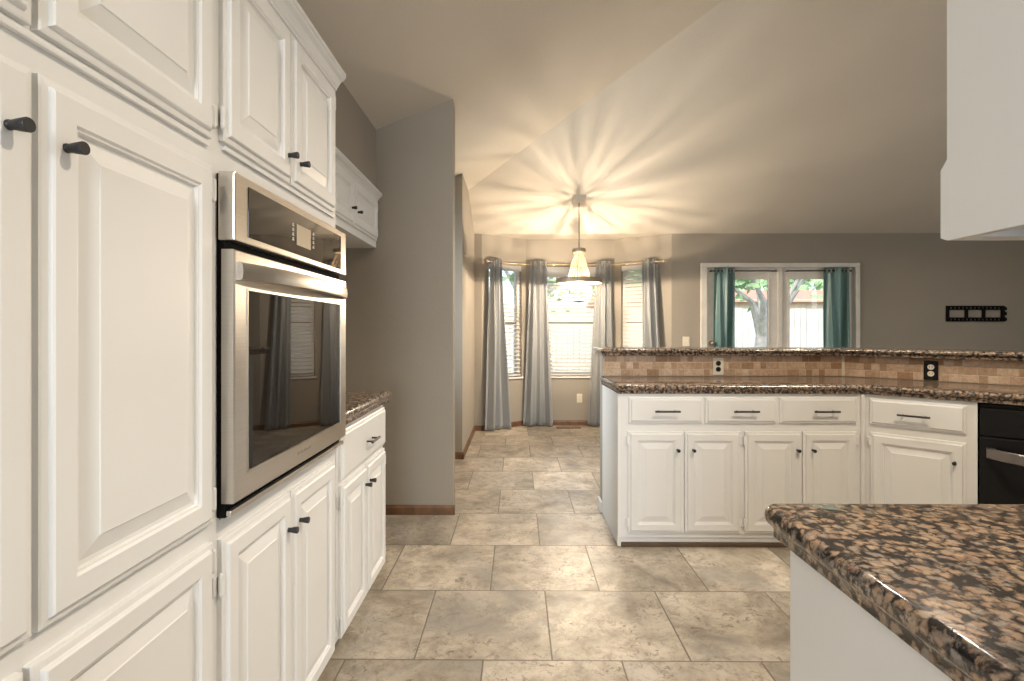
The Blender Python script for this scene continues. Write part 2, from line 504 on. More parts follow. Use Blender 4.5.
mb = MB(); mb.box(-1.38, -1.26, -3.2, 3.75, 0, 2.6); mb.box(-1.38, -1.26, 4.75, 6.43, 0, 2.6); mb.box(-1.38, -1.26, 3.75, 4.75, 0, .7); mb.box(-1.38, -1.26, 3.75, 4.75, 2.2, 2.6)
struct(mb, 'wall_left', M['wall'])
W = thing('window_4', (-1.32, 4.25, .7), PI/2, kind='structure')  # added unseen window, housing the hall fill light
mb = MB(); mb.box(-.5, -.45, -.03, .03, 0, 1.5); mb.box(.45, .5, -.03, .03, 0, 1.5); mb.box(-.45, .45, -.03, .03, 0, .05); mb.box(-.45, .45, -.03, .03, 1.45, 1.5)
mb.build('window_frame', M['trimwhite'], W)
mb = MB(); mb.box(-.45, .45, -.004, .004, .05, 1.45); mb.build('pane', M['pane'], W)
mb = MB(); mb.box(8.0, 8.12, -3.2, -.9, 0, 3.85); mb.box(8.0, 8.12, 2.1, 6.43, 0, 3.85); mb.box(8.0, 8.12, -.9, 2.1, 2.4, 3.85); mb.box(8.0, 8.12, -.9, 2.1, 0, .6)
struct(mb, 'wall_right', M['wall'])
mb = MB(); mb.box(-1.38, -1.15, -3.32, -3.2, 0, 3.85); mb.box(.45, 8.12, -3.32, -3.2, 0, 3.85); mb.box(-1.15, .45, -3.32, -3.2, 2.45, 3.85); mb.box(-1.15, .45, -3.32, -3.2, 0, .75)
struct(mb, 'wall_rear', M['wall'])
mb = MB(); mb.box(.47, 2.6, .11, .23, 0, 3.85)
struct(mb, 'wall_front', M['wall'])
# soffit above the wall cabinets
mb = MB()
q = [(-1.26, .2), (-.935, .2), (-.935, 3.43), (-1.26, 3.43)]
mb.loops([[(x, y, 2.135) for x, y in q], [(x, y, CEIL(x, y)+.01) for x, y in q]])
struct(mb, 'trim_1', M['wall'])

# baseboards
def base_run(name, pts, h=.064, th=.014):
    """pts: run along a wall, room on the right hand side"""
    mb = MB()
    for a, c in zip(pts[:-1], pts[1:]):
        a = Vector(a); c = Vector(c); d = (c-a).normalized(); nrm = Vector((d.y, -d.x))
        prof = [(0, 0), (th, 0), (th, h*.72), (th*.55, h*.86), (th*.4, h), (0, h)]
        mb.loops([[((a+nrm*o).x, (a+nrm*o).y, z) for o, z in prof], [((c+nrm*o).x, (c+nrm*o).y, z) for o, z in prof]])
    return struct(mb, name, M['wood'])
base_run('baseboard_kitchen', [(-1.26, 3.43), (-.411, 3.43), ])
base_run('baseboard_passage', [(-1.26, 4.92), (-.506, 4.92), ])
base_run('baseboard_nook', [(-.52, 4.906), (-.52, 6.31), (-.43, 6.31), (.116, 6.70), (1.26, 6.70), (1.876, 6.31), (DX0-.01, 6.31)])
base_run('baseboard_far', [(DX1+.01, 6.31), (8.0, 6.31)])

# ------------------------------------------------------------------ windows with blinds
for i, (p0, ang, L, o) in enumerate(WOPEN):
    s0, s1, za, zb = o
    W = thing('window_%d' % (i+1), (p0.x, p0.y, 0), ang, kind='structure')
    e = .045
    mb = MB()
    mb.box(s0, s0+e, .05, .115, za, zb); mb.box(s1-e, s1, .05, .115, za, zb)
    mb.box(s0+e, s1-e, .05, .115, zb-e, zb); mb.box(s0+e, s1-e, .05, .115, za, za+e)
    mb.build('window_frame', M['trimwhite'], W)
    mb = MB(); mb.box(s0+e, s1-e, .06, .095, 1.29, 1.33, .004)
    mb.build('meeting_rail', M['darkrail'], W)
    mb = MB(); mb.box(s0+e, s1-e, .08, .086, za+e, 1.29); mb.box(s0+e, s1-e, .08, .086, 1.33, zb-e)
    mb.build('pane', M['pane'], W)
    mb = MB(); mb.box(s0-.02, s1+.02, -.02, .05, za-.022, za, .005)
    mb.build('window_sill', M['trimwhite'], W)
    lab = ['white slatted blind in the left window of the bay, beside the first curtain',
           'white slatted blind in the wide middle window behind the chandelier',
           'white slatted blind in the right bay window, nearest the french doors'][i]
    Bt = thing('window_blind', (p0.x, p0.y, 0), ang, lab, 'blind', 'blinds of the bay windows')
    mb = MB(); mb.box(s0+.005, s1-.005, -.004, .044, zb-(.14 if i == 1 else .07), zb-.004, .004); mb.build('headrail', M['slat'], Bt)
    mb = MB(); mb.box(s0+.012, s1-.012, .004, .038, za+.012, za+.032, .004); mb.build('bottom_rail', M['slat'], Bt)
    mb = MB(); z = za+.07; tl = math.radians([14, 32, 58][i])
    while z < zb-(.16 if i == 1 else .09):
        c, s = math.cos(tl)*.0235, math.sin(tl)*.0235
        y0, y1 = .026-c, .026+c
        mb.loops([[(x, y0, z-s), (x, .026, z+.003), (x, y1, z+s), (x, .026, z-.0005)] for x in (s0+.012, s1-.012)])
        z += .05
    mb.build('slats', M['slat'], Bt)
    for x in (s0+.1, s1-.1):
        mb = MB(); mb.tube([(x, .021, za+.02), (x, .021, zb-.06)], .0012, 5); mb.build('ladder_cord', M['slat'], Bt)

# ------------------------------------------------------------------ french doors
def leaf(name, x0, x1, g0, g1, knob_x):
    D = thing(name, (x0, 6.33, 0), 0, kind='structure')
    w = x1-x0; a, b = g0-x0, g1-x0
    mb = MB()
    mb.box(0, a, 0, .045, .01, 1.985, .004); mb.box(b, w, 0, .045, .01, 1.985, .004)
    mb.box(a, b, 0, .045, 1.85, 1.985, .004); mb.box(a, b, 0, .045, .01, .27, .004)
    mb.build('door_frame', M['trimwhite'], D)
    mb = MB(); mb.box(a, b, .02, .026, .27, 1.85); mb.build('pane', M['pane'], D)
    mb = MB()
    for (u0, u1, v0, v1) in ((a-.012, a+.006, .26, 1.86), (b-.006, b+.012, .26, 1.86)): mb.box(u0, u1, -.006, .012, v0, v1, .003)
    mb.box(a, b, -.006, .012, 1.844, 1.862, .003); mb.box(a, b, -.006, .012, .258, .276, .003)
    mb.build('glazing_bead', M['trimwhite'], D)
    if knob_x is not None:
        k = knob_x-x0
        mb = MB(); mb.tube([(k, 0, 1.07), (k, -.012, 1.07), (k, -.022, 1.07), (k, -.045, 1.07), (k, -.06, 1.07)], [.026, .026, .01, .012, .026], 14)
        mb.ball((k, -.06, 1.07), .027, 2)
        mb.build('door_knob', M['bronze'], D, smooth=True)
    return D
Yd = 6.33
leaf('door_1', PX(707.5, Yd), PX(778, Yd), PX(722, Yd), PX(768.5, Yd), PX(711, Yd))
leaf('door_2', PX(781, Yd), PX(852.5, Yd), PX(789, Yd), PX(838, Yd), None)
mb = MB()
mb.box(DX0-.02, DX0+.055, 6.285, 6.43, 0, 1.985, .006); mb.box(DX1-.055, DX1, 6.285, 6.43, 0, 1.985, .006)
mb.box(DX0-.02, DX1, 6.285, 6.43, 1.985, 2.040, .006)
mb.box(PX(777.5, Yd), PX(782, Yd), 6.315, 6.335, 0, 1.99, .004)
mb.box(DX0, DX1, 6.31, 6.43, -.005, .012)
struct(mb, 'trim_2', M['trimwhite'])

# ------------------------------------------------------------------ curtains
def curtain_mesh(wt, wb, shift, h, folds, amp, nz=40):
    """cloth hanging from z=h to 0 in its own plane (x along, y depth)"""
    n = folds*10
    bm = bmesh.new(); rows = []
    for j in range(nz+1):
        t = j/nz; z = h*(1-t)
        k = t**1.15
        w = wt+(wb-wt)*k
        A = amp*(.7+.75*t)
        row = []
        for i in range(n+1):
            s = i/n
            ph = 2*PI*folds*s
            x = (s-.5)*w + shift*k + .012*math.sin(ph*2)*(.3+t*.4)
            y = A*(math.sin(ph)+.28*math.sin(2*ph+1.1+1.5*t)+.2*math.sin(ph*.5+2*t)) + .012*math.sin(3*s*PI+2.2*t)+.008*math.sin(5*t+7*s)
            row.append(bm.verts.new((x, y, z)))
        rows.append(row)
    for a, b in zip(rows[:-1], rows[1:]):
        for i in range(n): bm.faces.new((a[i], a[i+1], b[i+1], b[i]))
    me = bpy.data.meshes.new('cloth'); bm.to_mesh(me); bm.free()
    for p in me.polygons: p.use_smooth = True
    return me
def curtain(name, x, y, ang, wt, wb, shift, z0, z1, folds, amp, mat, label, group):
    t = thing(name, (x, y, z0), ang, label, 'curtain', group)
    me = curtain_mesh(wt, wb, shift, z1-z0, folds, amp); me.materials.append(mat)
    o = bpy.data.objects.new('cloth', me); COL.objects.link(o); o.parent = t
    sm = o.modifiers.new('thick', 'SOLIDIFY'); sm.thickness = .003
    for i in range(folds*2):
        s = (i+.5)/(folds*2)
        xx = (s-.5)*wt
        mb = MB(); mb.torus((xx, 0, z1-z0-.045), .02, .005, 'x', 16, 6)
        mb.build('grommet', M['chrome'], t, smooth=True)
    return t
ZR = 2.062
aL, aR = WOPEN[0][1], WOPEN[2][1]
G = 'grey curtains of the bay window'
def ctr(pa, pb, Y): return (PX(pa, Y)+PX(pb, Y))/2
curtain('grey_curtain', ctr(489.5, 503.5, 6.33), 6.33, aL, .165, .36, .02, .012, 2.105, 3, .028, M['greycurtain'],
        'blue grey curtain hanging at the left end of the bay window rod', G)
curtain('grey_curtain', ctr(530, 546.5, 6.60), 6.60, 0, .21, .38, -.005, .012, 2.105, 3, .032, M['greycurtain'],
        'blue grey curtain between the left and middle bay windows', G)
curtain('grey_curtain', ctr(596, 611, 6.60), 6.60, 0, .19, .34, -.03, .012, 2.105, 3, .032, M['greycurtain'],
        'blue grey curtain just right of the chandelier, between middle and right bay windows', G)
curtain('grey_curtain', ctr(641, 655.5, 6.38), 6.38, aR, .17, .30, .07, .012, 2.105, 3, .028, M['greycurtain'],
        'blue grey curtain hanging at the right end of the bay window rod', G)
# the bay rod
R = thing('curtain_rod', (.69, 6.62, ZR), 0, 'pale brass curtain rod bending round the bay window', 'curtain rod')
loc = lambda x, y: (x-.69, y-6.62, 0)
rp = [(-.365, 6.26), (.141, 6.615), (1.235, 6.615), (1.775, 6.27)]
mb = MB(); mb.tube([loc(*p) for p in rp], .007, 10); mb.build('rod', M['brass'], R, smooth=True)
for p in (rp[0], rp[3]):
    mb = MB(); q = loc(*p); mb.ball(q, .022, 2); mb.build('finial', M['brass'], R, smooth=True)
for (x, y, dx, dy) in ((-.335, 6.281, -.048, .068), (.05, 6.551, -.056, .078), (.69, 6.615, 0, .085), (1.35, 6.542, .052, .078), (1.745, 6.289, .05, .075)):
    mb = MB(); mb.tube([loc(x, y), loc(x+dx, y+dy)], .006, 8); mb.build('bracket', M['brass'], R, smooth=True)

# teal curtains on the french doors, each on its own thin rod
TG = 'teal curtains of the french doors'
for (pa, pb, r0, r1, lab, rl, sh) in (
        (714, 735.5, 711, 776, 'teal curtain gathered at the left edge of the left french door', 'thin dark curtain rod across the left french door', -.015),
        (823.5, 850, 788, 851, 'teal curtain gathered at the right edge of the right french door', 'thin dark curtain rod across the right french door', .01)):
    Yc = 6.265
    curtain('teal_curtain', ctr(pa, pb, Yc), Yc, 0, PX(pb, Yc)-PX(pa, Yc)-.01, PX(pb, Yc)-PX(pa, Yc)-.03, sh, .06, 1.985, 3, .026, M['tealcurtain'], lab, TG)
    xa, xb = PX(r0, Yc), PX(r1, Yc)
    rt = thing('door_curtain_rod', ((xa+xb)/2, Yc, 1.94), 0, rl, 'curtain rod', 'rods on the french doors')
    hw = (xb-xa)/2
    mb = MB(); mb.tube([(-hw, 0, 0), (hw, 0, 0)], .007, 8); mb.build('rod', M['black'], rt, smooth=True)
    for s in (-1, 1):
        mb = MB(); mb.tube([(s*(hw-.01), 0, 0), (s*(hw-.01), .066, 0)], .006, 8); mb.ball((s*hw, 0, 0), .013, 1)
        mb.build('bracket', M['black'], rt, smooth=True)

# ------------------------------------------------------------------ cabinets
def rect_loop(x0, x1, z0, z1, y): return [(x0, y, z0), (x1, y, z0), (x1, y, z1), (x0, y, z1)]
def raised_door(w, h, t=.021):
    """raised panel door, face towards -y, back at y=0"""
    mb = MB()
    st = min(.062, w*.19)
    prof = [(0, 0), (0, -.011), (.003, -.0125), (.012, -.0135), (.0145, -.019), (.017, -t), (st-.010, -t), (st-.006, -t+.004), (st-.003, -t+.0045), (st-.001, -t+.011),
            (st+.006, -t+.0115), (st+.034, -t+.003), (st+.036, -t+.001)]
    mb.loops([rect_loop(i, w-i, i, h-i, y) for i, y in prof])
    return mb
def slab_front(w, h, t=.02):
    mb = MB()
    prof = [(0, 0), (0, -.010), (.004, -.0125), (.010, -.0135), (.013, -.018), (.016, -t)]
    mb.loops([rect_loop(i, w-i, i, h-i, y) for i, y in prof])
    return mb
def knob_mb():
    mb = MB(); mb.tube([(0, 0, 0), (0, -.003, 0), (0, -.004, 0), (0, -.014, 0), (0, -.026, 0), (0, -.0275, 0)], [.0068, .0068, .0062, .0080, .0098, .0092], 16)
    return mb
def pull_mb(L=.135):
    mb = MB(); mb.tube([(-L/2, -.03, 0), (L/2, -.03, 0)], .0055, 10)
    for s in (-1, 1): mb.tube([(s*L*.33, 0, 0), (s*L*.33, -.03, 0)], .0042, 8)
    return mb
def hinge_mb():
    mb = MB()
    mb.tube([(0, -.012, -.026), (0, -.012, -.022), (0, -.012, .022), (0, -.012, .026)], [.003, .0055, .0055, .003], 8)
    mb.box(-.014, 0, -.004, -.0005, -.022, .022, .001)
    mb.box(0, .008, -.014, -.010, -.02, .02, .001)
    return mb
T = .021
def add_door(par, x, z, w, h, knob=None, hinge=None, hz=(.08, -.08)):
    """knob=(dx,dz) from the lower left corner; hinge='l'/'r'"""
    d = raised_door(w, h, T).build('door', M['cab'], par, loc=(x, 0, z))
    if knob:
        knob_mb().build('knob', M['black'], d, smooth=True, loc=(knob[0], -T, knob[1]))['label'] = 'black metal knob'
    if hinge:
        for v in hz:
            zz = v if v > 0 else h+v
            hb = hinge_mb()
            if hinge == 'r': bmesh.ops.scale(hb.bm, vec=(-1, 1, 1), verts=hb.bm.verts)
            hb.build('hinge', M['cab'], d, loc=(-.0045 if hinge == 'l' else w+.0045, 0, zz))
    return d
def add_drawer(par, x, z, w, h, pull=None):
    d = slab_front(w, h).build('drawer', M['cab'], par, loc=(x, 0, z))
    if pull:
        pull_mb(pull[2] if len(pull) > 2 else .135).build('pull', M['black'], d, smooth=True, loc=(pull[0], -.02, pull[1]))['label'] = 'black bar pull'
    return d
def crown(par, x0, x1, z, back=0.0, s=1.0):
    prof = [(0, 0), (-.006, 0), (-.008, .010), (-.012, .013), (-.016, .022), (-.026, .036), (-.040, .046), (-.044, .054), (-.048, .056), (-.048, .074), (0, .074)]
    mb = MB(); mb.loops([[(x, back+p*s, z+q*s) for p, q in prof] for x in (x0, x1)])
    return mb.build('crown_molding', M['cab'], par)

XL = -.677                    # plane of the left cabinets' face frames
LW = PI/2
DEP = .575
# --- tall pantry cabinet nearest the camera
t = thing('pantry_cabinet', (XL, .265, 0), LW, 'tall white pantry cabinet nearest the camera, left of the oven', 'cabinet')
y0 = .265
mb = MB(); mb.box(0, .885, 0, DEP, .09, 2.17); mb.box(0, .885, .06, DEP, 0, .09)
mb.build('body', M['cab'], t)
L0, L1 = .285, .704
R0, R1 = .714, 1.125
for (a, b, kz, hs) in ((L0, L1, 'r', 'l'), (R0, R1, 'l', 'r')):
    kx = (b-a-.042) if kz == 'r' else .034
    add_door(t, a-y0, .797, b-a, 1.575-.797, (kx, 1.482-.797), hs, (.05, -.05))
    add_door(t, a-y0, 1.635, b-a, 2.095-1.635, None, hs, (.05, -.05))
    add_door(t, a-y0-(.012 if hs == 'r' else 0), .05, b-a+(.012 if hs == 'r' else -.012), .756-.05, (kx, .62), hs, (.05, -.045))
crown(t, 0, .884, 2.112, s=.82)
# thin drip rail under the upper doors
mb = MB(); mb.box(.03, .855, -.009, 0, 1.617, 1.628, .002); mb.build('rail', M['cab'], t)

# --- oven tower
t = thing('oven_cabinet', (XL, 1.15, 0), LW, 'tall white cabinet built around the stainless wall oven', 'cabinet')
y0 = 1.15; W1 = 1.925-1.15
mb = MB()
mb.box(0, W1, 0, DEP, .05, .786); mb.box(0, W1, .06, DEP, 0, .05)
mb.box(0, .02, 0, DEP, .786, 1.577); mb.box(W1-.02, W1, 0, DEP, .786, 1.577); mb.box(.02, W1-.02, DEP-.02, DEP, .786, 1.577)
mb.box(0, W1, 0, DEP, 1.577, 2.17)
mb.build('body', M['cab'], t)
add_door(t, 1.162-y0, .05, .351, .695, (.318, .595), 'l', (.08, -.10))
add_door(t, 1.519-y0, .05, .358, .695, (.040, .595), 'r', (.08, -.10))
add_door(t, 1.168-y0, 1.648, .343, 2.095-1.648, (.315, .073), 'l', (.05, -.05))
add_door(t, 1.519-y0, 1.648, .358, 2.095-1.648, (.045, .073), 'r', (.05, -.05))
crown(t, 0, W1, 2.112, s=.82)
mb = MB(); mb.box(.03, W1-.03, -.009, 0, 1.630, 1.640, .002); mb.build('rail', M['cab'], t)

# --- wall oven
t = thing('wall_oven', (XL, 1.155, .788), LW, 'stainless steel single wall oven with black glass door', 'oven')
zb = .788; OW = .756
mb = MB(); mb.box(.018, OW-.018, .0, .50, .0, .787, .004); mb.box(.004, OW-.004, -.020, -.001, .006, .784, .002)
mb.build('oven_body', M['blackmatte'], t)
mb = MB(); mb.box(0, OW, -.044, -.006, 1.42-zb, 1.575-zb, .004)
cp = mb.build('control_panel', M['steel'], t)
mb = MB(); mb.box(.058, OW-.058, -.0455, -.0440, 1.436-zb, 1.555-zb, .0005)
cg = mb.build('panel_glass', M['darkglass'], t)
mb = MB(); mb.box(1.478-1.155, 1.578-1.155, -.0465, -.0456, 1.463-zb, 1.523-zb, .0003)
mb.build('display', M['display'], cg)
for (yy, n) in ((1.455, 4), (1.60, 4)):
    mb = MB()
    for k in range(n):
        zc = 1.472+k*.0135
        mb.box(yy-1.155-.006, yy-1.155+.006, -.0461, -.0456, zc-zb, zc-zb+.0035)
        mb.box(yy-1.155-.004, yy-1.155+.005, -.0461, -.0456, zc-zb+.0052, zc-zb+.0082)
    mb.build('button_legend', M['legend'], cg)
# door: steel frame round black glass
gx0, gx1, gz0, gz1 = 1.212-1.155, 1.852-1.155, .888-zb, 1.312-zb
d0, d1 = .828-zb, 1.400-zb
mb = MB()
prof = [(0, -.014), (0, -.041), (.003, -.044)]
L = [rect_loop(i, OW-i, d0+i, d1-i, y) for i, y in prof]
L += [rect_loop(gx0, gx1, gz0, gz1, -.044), rect_loop(gx0+.002, gx1-.002, gz0+.002, gz1-.002, -.038)]
mb.loops(L)
od = mb.build('oven_door', M['steel'], t)
mb = MB(); mb.box(gx0+.002, gx1-.002, -.0425, -.0385, gz0+.002, gz1-.002)
mb.build('glass', M['darkglass'], od)
mb = MB(); e = .004
mb.box(gx0-e, gx0+.001, -.0455, -.0435, gz0-e, gz1+e); mb.box(gx1-.001, gx1+e, -.0455, -.0435, gz0-e, gz1+e)
mb.box(gx0, gx1, -.0455, -.0435, gz0-e, gz0+.001); mb.box(gx0, gx1, -.0455, -.0435, gz1-.001, gz1+e)
mb.build('glass_trim', M['chrome'], od)
mb = MB(); N = 28; zc = 1.352-zb; hh = .021
lp = []
for i in range(N+1):
    s = i/N; x = .012+(OW-.034)*s
    bow = -.047-.044*(1-abs(2*s-1)**2.4)
    lp.append([(x, bow, zc-hh), (x, bow-.008, zc-hh+.003), (x, bow-.0105, zc), (x, bow-.008, zc+hh-.003), (x, bow, zc+hh), (x, bow+.007, zc+hh-.003), (x, bow+.007, zc-hh+.003)])
mb.loops(lp)
mb.box(.026, .048, -.050, -.0435, zc-.012, zc+.012, .002); mb.box(OW-.058, OW-.036, -.050, -.0435, zc-.012, zc+.012, .002)
mb.build('handle', M['steel'], od, smooth=True)
# small faint maker's mark, too small to read, under the glass
mb = MB()
for k in range(9):
    x = OW*.5-.045+k*.0105
    mb.box(x, x+.0075, -.0446, -.0439, .858-zb, .858-zb+(.009 if k in (0, 2, 5, 8) else .0065))
mb.build('maker_mark', M['logo'], od)
mb = MB(); mb.box(.0, OW, -.036, -.0245, .800-zb, .812-zb, .002); mb.build('lower_trim', M['steel'], t)

# --- base cabinet beyond the oven
t = thing('drawer_base_cabinet', (XL, 1.93, 0), LW, 'white base cabinet with one drawer past the oven under a short granite top', 'cabinet')
y0 = 1.93; W2 = 2.605-1.93
mb = MB(); mb.box(0, W2, 0, DEP, .05, .855); mb.box(0, W2, .06, DEP, 0, .05); mb.build('body', M['cab'], t)
add_drawer(t, .025, .648, W2-.035, .187, (.345, .085, .12))
add_door(t, .025, .05, .315, .58, (.285, .50), 'l', (.06, -.06))
add_door(t, .346, .05, .319, .58, (.030, .50), 'r', (.06, -.06))

# --- cabinet over the refrigerator space
t = thing('wall_cabinet', (-.935, 2.53, 1.766), LW, 'small two door white wall cabinet high in the corner beside the grey wall', 'cabinet')
mb = MB(); mb.box(0, .898, 0, .32, 0, .318); mb.build('body', M['cab'], t)
add_door(t, .02, .045, .352, .265, (.310, .088), 'l', (.05, -.05))
add_door(t, .380, .045, .498, .265, (.060, .088), 'r', (.05, -.05))
crown(t, 0, .898, .318-.02, s=.85)

# --- peninsula
YF = 2.938
t = thing('peninsula_cabinet', (.576, YF, 0), 0, 'long white peninsula base cabinet with three drawers over four doors', 'cabinet')
X0 = .576; KX = 1.953
mb = MB()
q = [(0, 0), (KX-X0, 0), (KX-X0+.2, .5), (0, .5)]
mb.loops([[(x, y, .05) for x, y in q], [(x, y, .861) for x, y in q]])
mb.build('body', M['cab'], t)
mb = MB(); mb.box(.012, KX-X0, .008, .1, 0.02, .05); mb.build('toe_kick', M['cab'], t)
mb = MB(); mb.box(.012, KX-X0-.012, -.016, .1, 0, .02, .004); mb.build('base_strip', M['kick'], t)  # dark brown strip along the foot of the cabinet
mb = MB(); mb.box(-.006, .0, -.001, .53, 0, .861); mb.box(-.008, .012, -.003, .012, 0, .052)
mb.build('end_panel', M['cab_side'], t)
Yf = YF-.02
px = lambda p: PX(p, Yf)-X0
def pdoor(a, b, k, hs):
    x, w = px(a), px(b)-px(a)
    add_door(t, x, .078, w, .572, (px(k)-x, .470), hs, (.06, -.05))
pdoor(628.5, 684.3, 677.5, 'l'); pdoor(685.3, 741.5, 693, 'r'); pdoor(745.5, 802.8, 797.3, 'l'); pdoor(803.8, 858, 812.5, 'r')
for a, b, k in ((629.5, 703, 666.5), (706, 777.5, 744.7), (781, 858, 824.5)):
    x, w = px(a), px(b)-px(a)
    add_drawer(t, x, .697, w, .145, (px(k)-x, .07, .14))

# angled cabinet
A45 = -PI/4
t = thing('corner_cabinet', (KX, YF, 0), A45, 'white angled cabinet with one drawer and one door beside the dishwasher', 'cabinet')
SW = .478
mb = MB()
q = [(0, 0), (SW, 0), (SW, .5), (.2, .5)]
mb.loops([[(x, y, .05) for x, y in q], [(x, y, .861) for x, y in q]])
mb.build('body', M['cab'], t)
mb = MB(); mb.tube([(-.002, -.012, .05), (-.002, -.012, .846)], .0125, 10); mb.ball((-.002, -.012, .848), .0125, 2); mb.build('corner_bead', M['cab'], t, smooth=True)
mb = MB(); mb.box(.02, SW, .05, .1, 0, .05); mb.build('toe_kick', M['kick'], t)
add_drawer(t, .030, .697, .408, .145, (.200, .07, .14))
add_door(t, .034, .078, .404, .575, (.360, .470), 'l', (.06, -.05))

# dishwasher
t = thing('dishwasher', (KX+.707*(SW+.004), YF-.707*(SW+.004), 0), A45, 'black dishwasher with a bowed silver handle at the right edge', 'dishwasher')
mb = MB(); mb.box(.004, .60, .02, .53, .09, .855, .003); mb.box(.02, .585, .07, .5, 0, .09); mb.build('tub', M['blackplastic'], t)
mb = MB(); mb.box(.004, .60, -.004, .0195, .70, .835, .005); mb.build('control_panel', M['blackplastic'], t)
mb = MB(); mb.box(.004, .60, -.010, .0195, .10, .695, .005); dd = mb.build('door', M['blackplastic'], t)
mb = MB(); lp = []
for i in range(21):
    s = i/20; x = .030+.54*s; bow = -.014-.115*(1-abs(2*s-1)**2.6); z = .618
    lp.append([(x, bow, z-.027), (x, bow-.008, z-.022), (x, bow-.010, z), (x, bow-.008, z+.022), (x, bow, z+.027), (x, bow+.006, z+.016), (x, bow+.006, z-.016)])
mb.loops(lp); mb.box(.042, .062, -.03, -.0095, .612, .644, .003); mb.box(.543, .563, -.03, -.0095, .612, .644, .003)
mb.build('handle', M['darksteel'], dd, smooth=True)

# ------------------------------------------------------------------ stone tops
def round_poly(pts, rad, n=6):
    out = []
    N = len(pts)
    for i, p in enumerate(pts):
        r = rad[i] if isinstance(rad, (list, tuple)) else rad
        p = Vector(p); a = (Vector(pts[i-1])-p).normalized(); b = (Vector(pts[(i+1) % N])-p).normalized()
        if r <= 0: out.append(p); continue
        ang = a.angle(b); d = r/math.tan(ang/2); c = p+(a+b).normalized()*(r/math.sin(ang/2))
        s, e = p+a*d-c, p+b*d-c
        tot = s.angle_signed(e) if hasattr(s, 'angle_signed') else 0
        a0 = math.atan2(s.y, s.x); a1 = math.atan2(e.y, e.x)
        da = (a1-a0+PI) % (2*PI)-PI
        for k in range(n+1):
            out.append(c+Vector((math.cos(a0+da*k/n), math.sin(a0+da*k/n)))*r)
    return out
def offset_poly(P, d):
    """outward offset of a counter clockwise outline"""
    out = []
    N = len(P)
    for i in range(N):
        p = P[i]; e0 = (p-P[i-1]).normalized(); e1 = (P[(i+1) % N]-p).normalized()
        n0 = Vector((e0.y, -e0.x)); n1 = Vector((e1.y, -e1.x)); m = (n0+n1)
        m = m/max(m.length_squared, 1e-6)*2
        out.append(p+m*d)
    return out
def stone(name, pts, z0, z1, rad, label, cat, eps=.0):
    P = round_poly(pts, rad)
    h = z1-z0
    # double edge: square lower lip, quirk, rounded upper nose
    prof = [(-.030, 0), (-.015, 0), (-.012, .03*h), (-.012, .28*h), (-.0105, .34*h)]
    for k in range(9):
        a = -PI/2+PI*k/8
        prof.append((-.012+.014*math.cos(a), .69*h+.31*h*math.sin(a)))
    cx = sum(p.x for p in P)/len(P); cy = sum(p.y for p in P)/len(P)
    lp = []
    for d, z in prof:
        Q = offset_poly(P, d)
        lp.append([(q.x-cx, q.y-cy, z) for q in Q])
    mb = MB(); mb.loops(lp)
    return mb.build(name, M['granite'], None, smooth=True, loc=(cx, cy, z0), label=label, cat=cat)
def along(p, ang, s, o=0.0):
    d = Vector((math.cos(ang), math.sin(ang))); n = Vector((-d.y, d.x))
    q = Vector(p)+d*s+n*o
    return (q.x, q.y)
K0 = (KX, YF)
t22 = math.tan(PI/8)
def off45(d): return (KX+d*t22, YF+d)            # kink of the line lying d behind the cabinet faces
RUN = 1.15
c0 = off45(-.026); cb = off45(.542)
stone('peninsula_countertop', [(.558, YF-.026), c0, along(K0, A45, RUN, -.026), along(K0, A45, RUN, .540), (cb[0], YF+.540), (.558, YF+.540)],
      .862, .914, [.012, 0, 0, 0, 0, .004], 'brown speckled granite worktop of the peninsula, bending toward the dishwasher', 'countertop')
b0 = off45(.482); b1 = off45(.86)
stone('bar_top', [(.553, YF+.482), b0, along(K0, A45, RUN, .482), along(K0, A45, RUN, .86), b1, (.553, YF+.86)],
      1.052, 1.100, [.012, 0, 0, 0, 0, .012], 'raised brown granite bar top above the tile backsplash', 'countertop')
stone('oven_side_countertop', [(-1.255, 1.928), (-.640, 1.928), (-.640, 2.625), (-1.255, 2.625)], .857, .914, [0, 0, .006, 0],
      'short brown granite worktop left, between oven and grey wall', 'countertop')
stone('foreground_countertop', [(.430, .235), (2.45, .235), (2.45, .922), (.430, .922)], .860, .914, [0, 0, 0, .028],
      'brown speckled granite worktop filling the lower right foreground', 'countertop')

# knee wall carrying the bar top
mb = MB()
k0, k1 = off45(.552), off45(.66)
q = [(.575, YF+.552), k0, along(K0, A45, RUN, .552), along(K0, A45, RUN, .66), k1, (.575, YF+.66)]
mb.loops([[(x, y, 0) for x, y in q], [(x, y, 1.051) for x, y in q]])
struct(mb, 'wall_peninsula', M['wall'])
mb = MB(); mb.box(.557, .574, YF+.535, YF+.662, 0, .07, .003); struct(mb, 'baseboard_peninsula', M['trimwhite'])
# mosaic backsplash
t = thing('tile_backsplash', (.577, YF+.5425, .9145), 0, 'tumbled stone tile backsplash under the raised bar top', 'backsplash')
ln = off45(.5425)[0]-.577
mb = MB(); mb.box(0, ln, 0, .009, 0, .135); mb.build('tile_panel', M['splash'], t)
mb = MB(); mb.box(0, RUN-.005-.5425*t22, 0, .009, 0, .135)
mb.build('tile_panel', M['splash'], t, loc=(ln, 0, 0), rz=A45)
mb = MB(); mb.box(-.010, .010, -.004, .006, 0, .136, .003); mb.build('corner_tile', M['ivory'], t, loc=(ln, 0, 0), rz=A45/2)

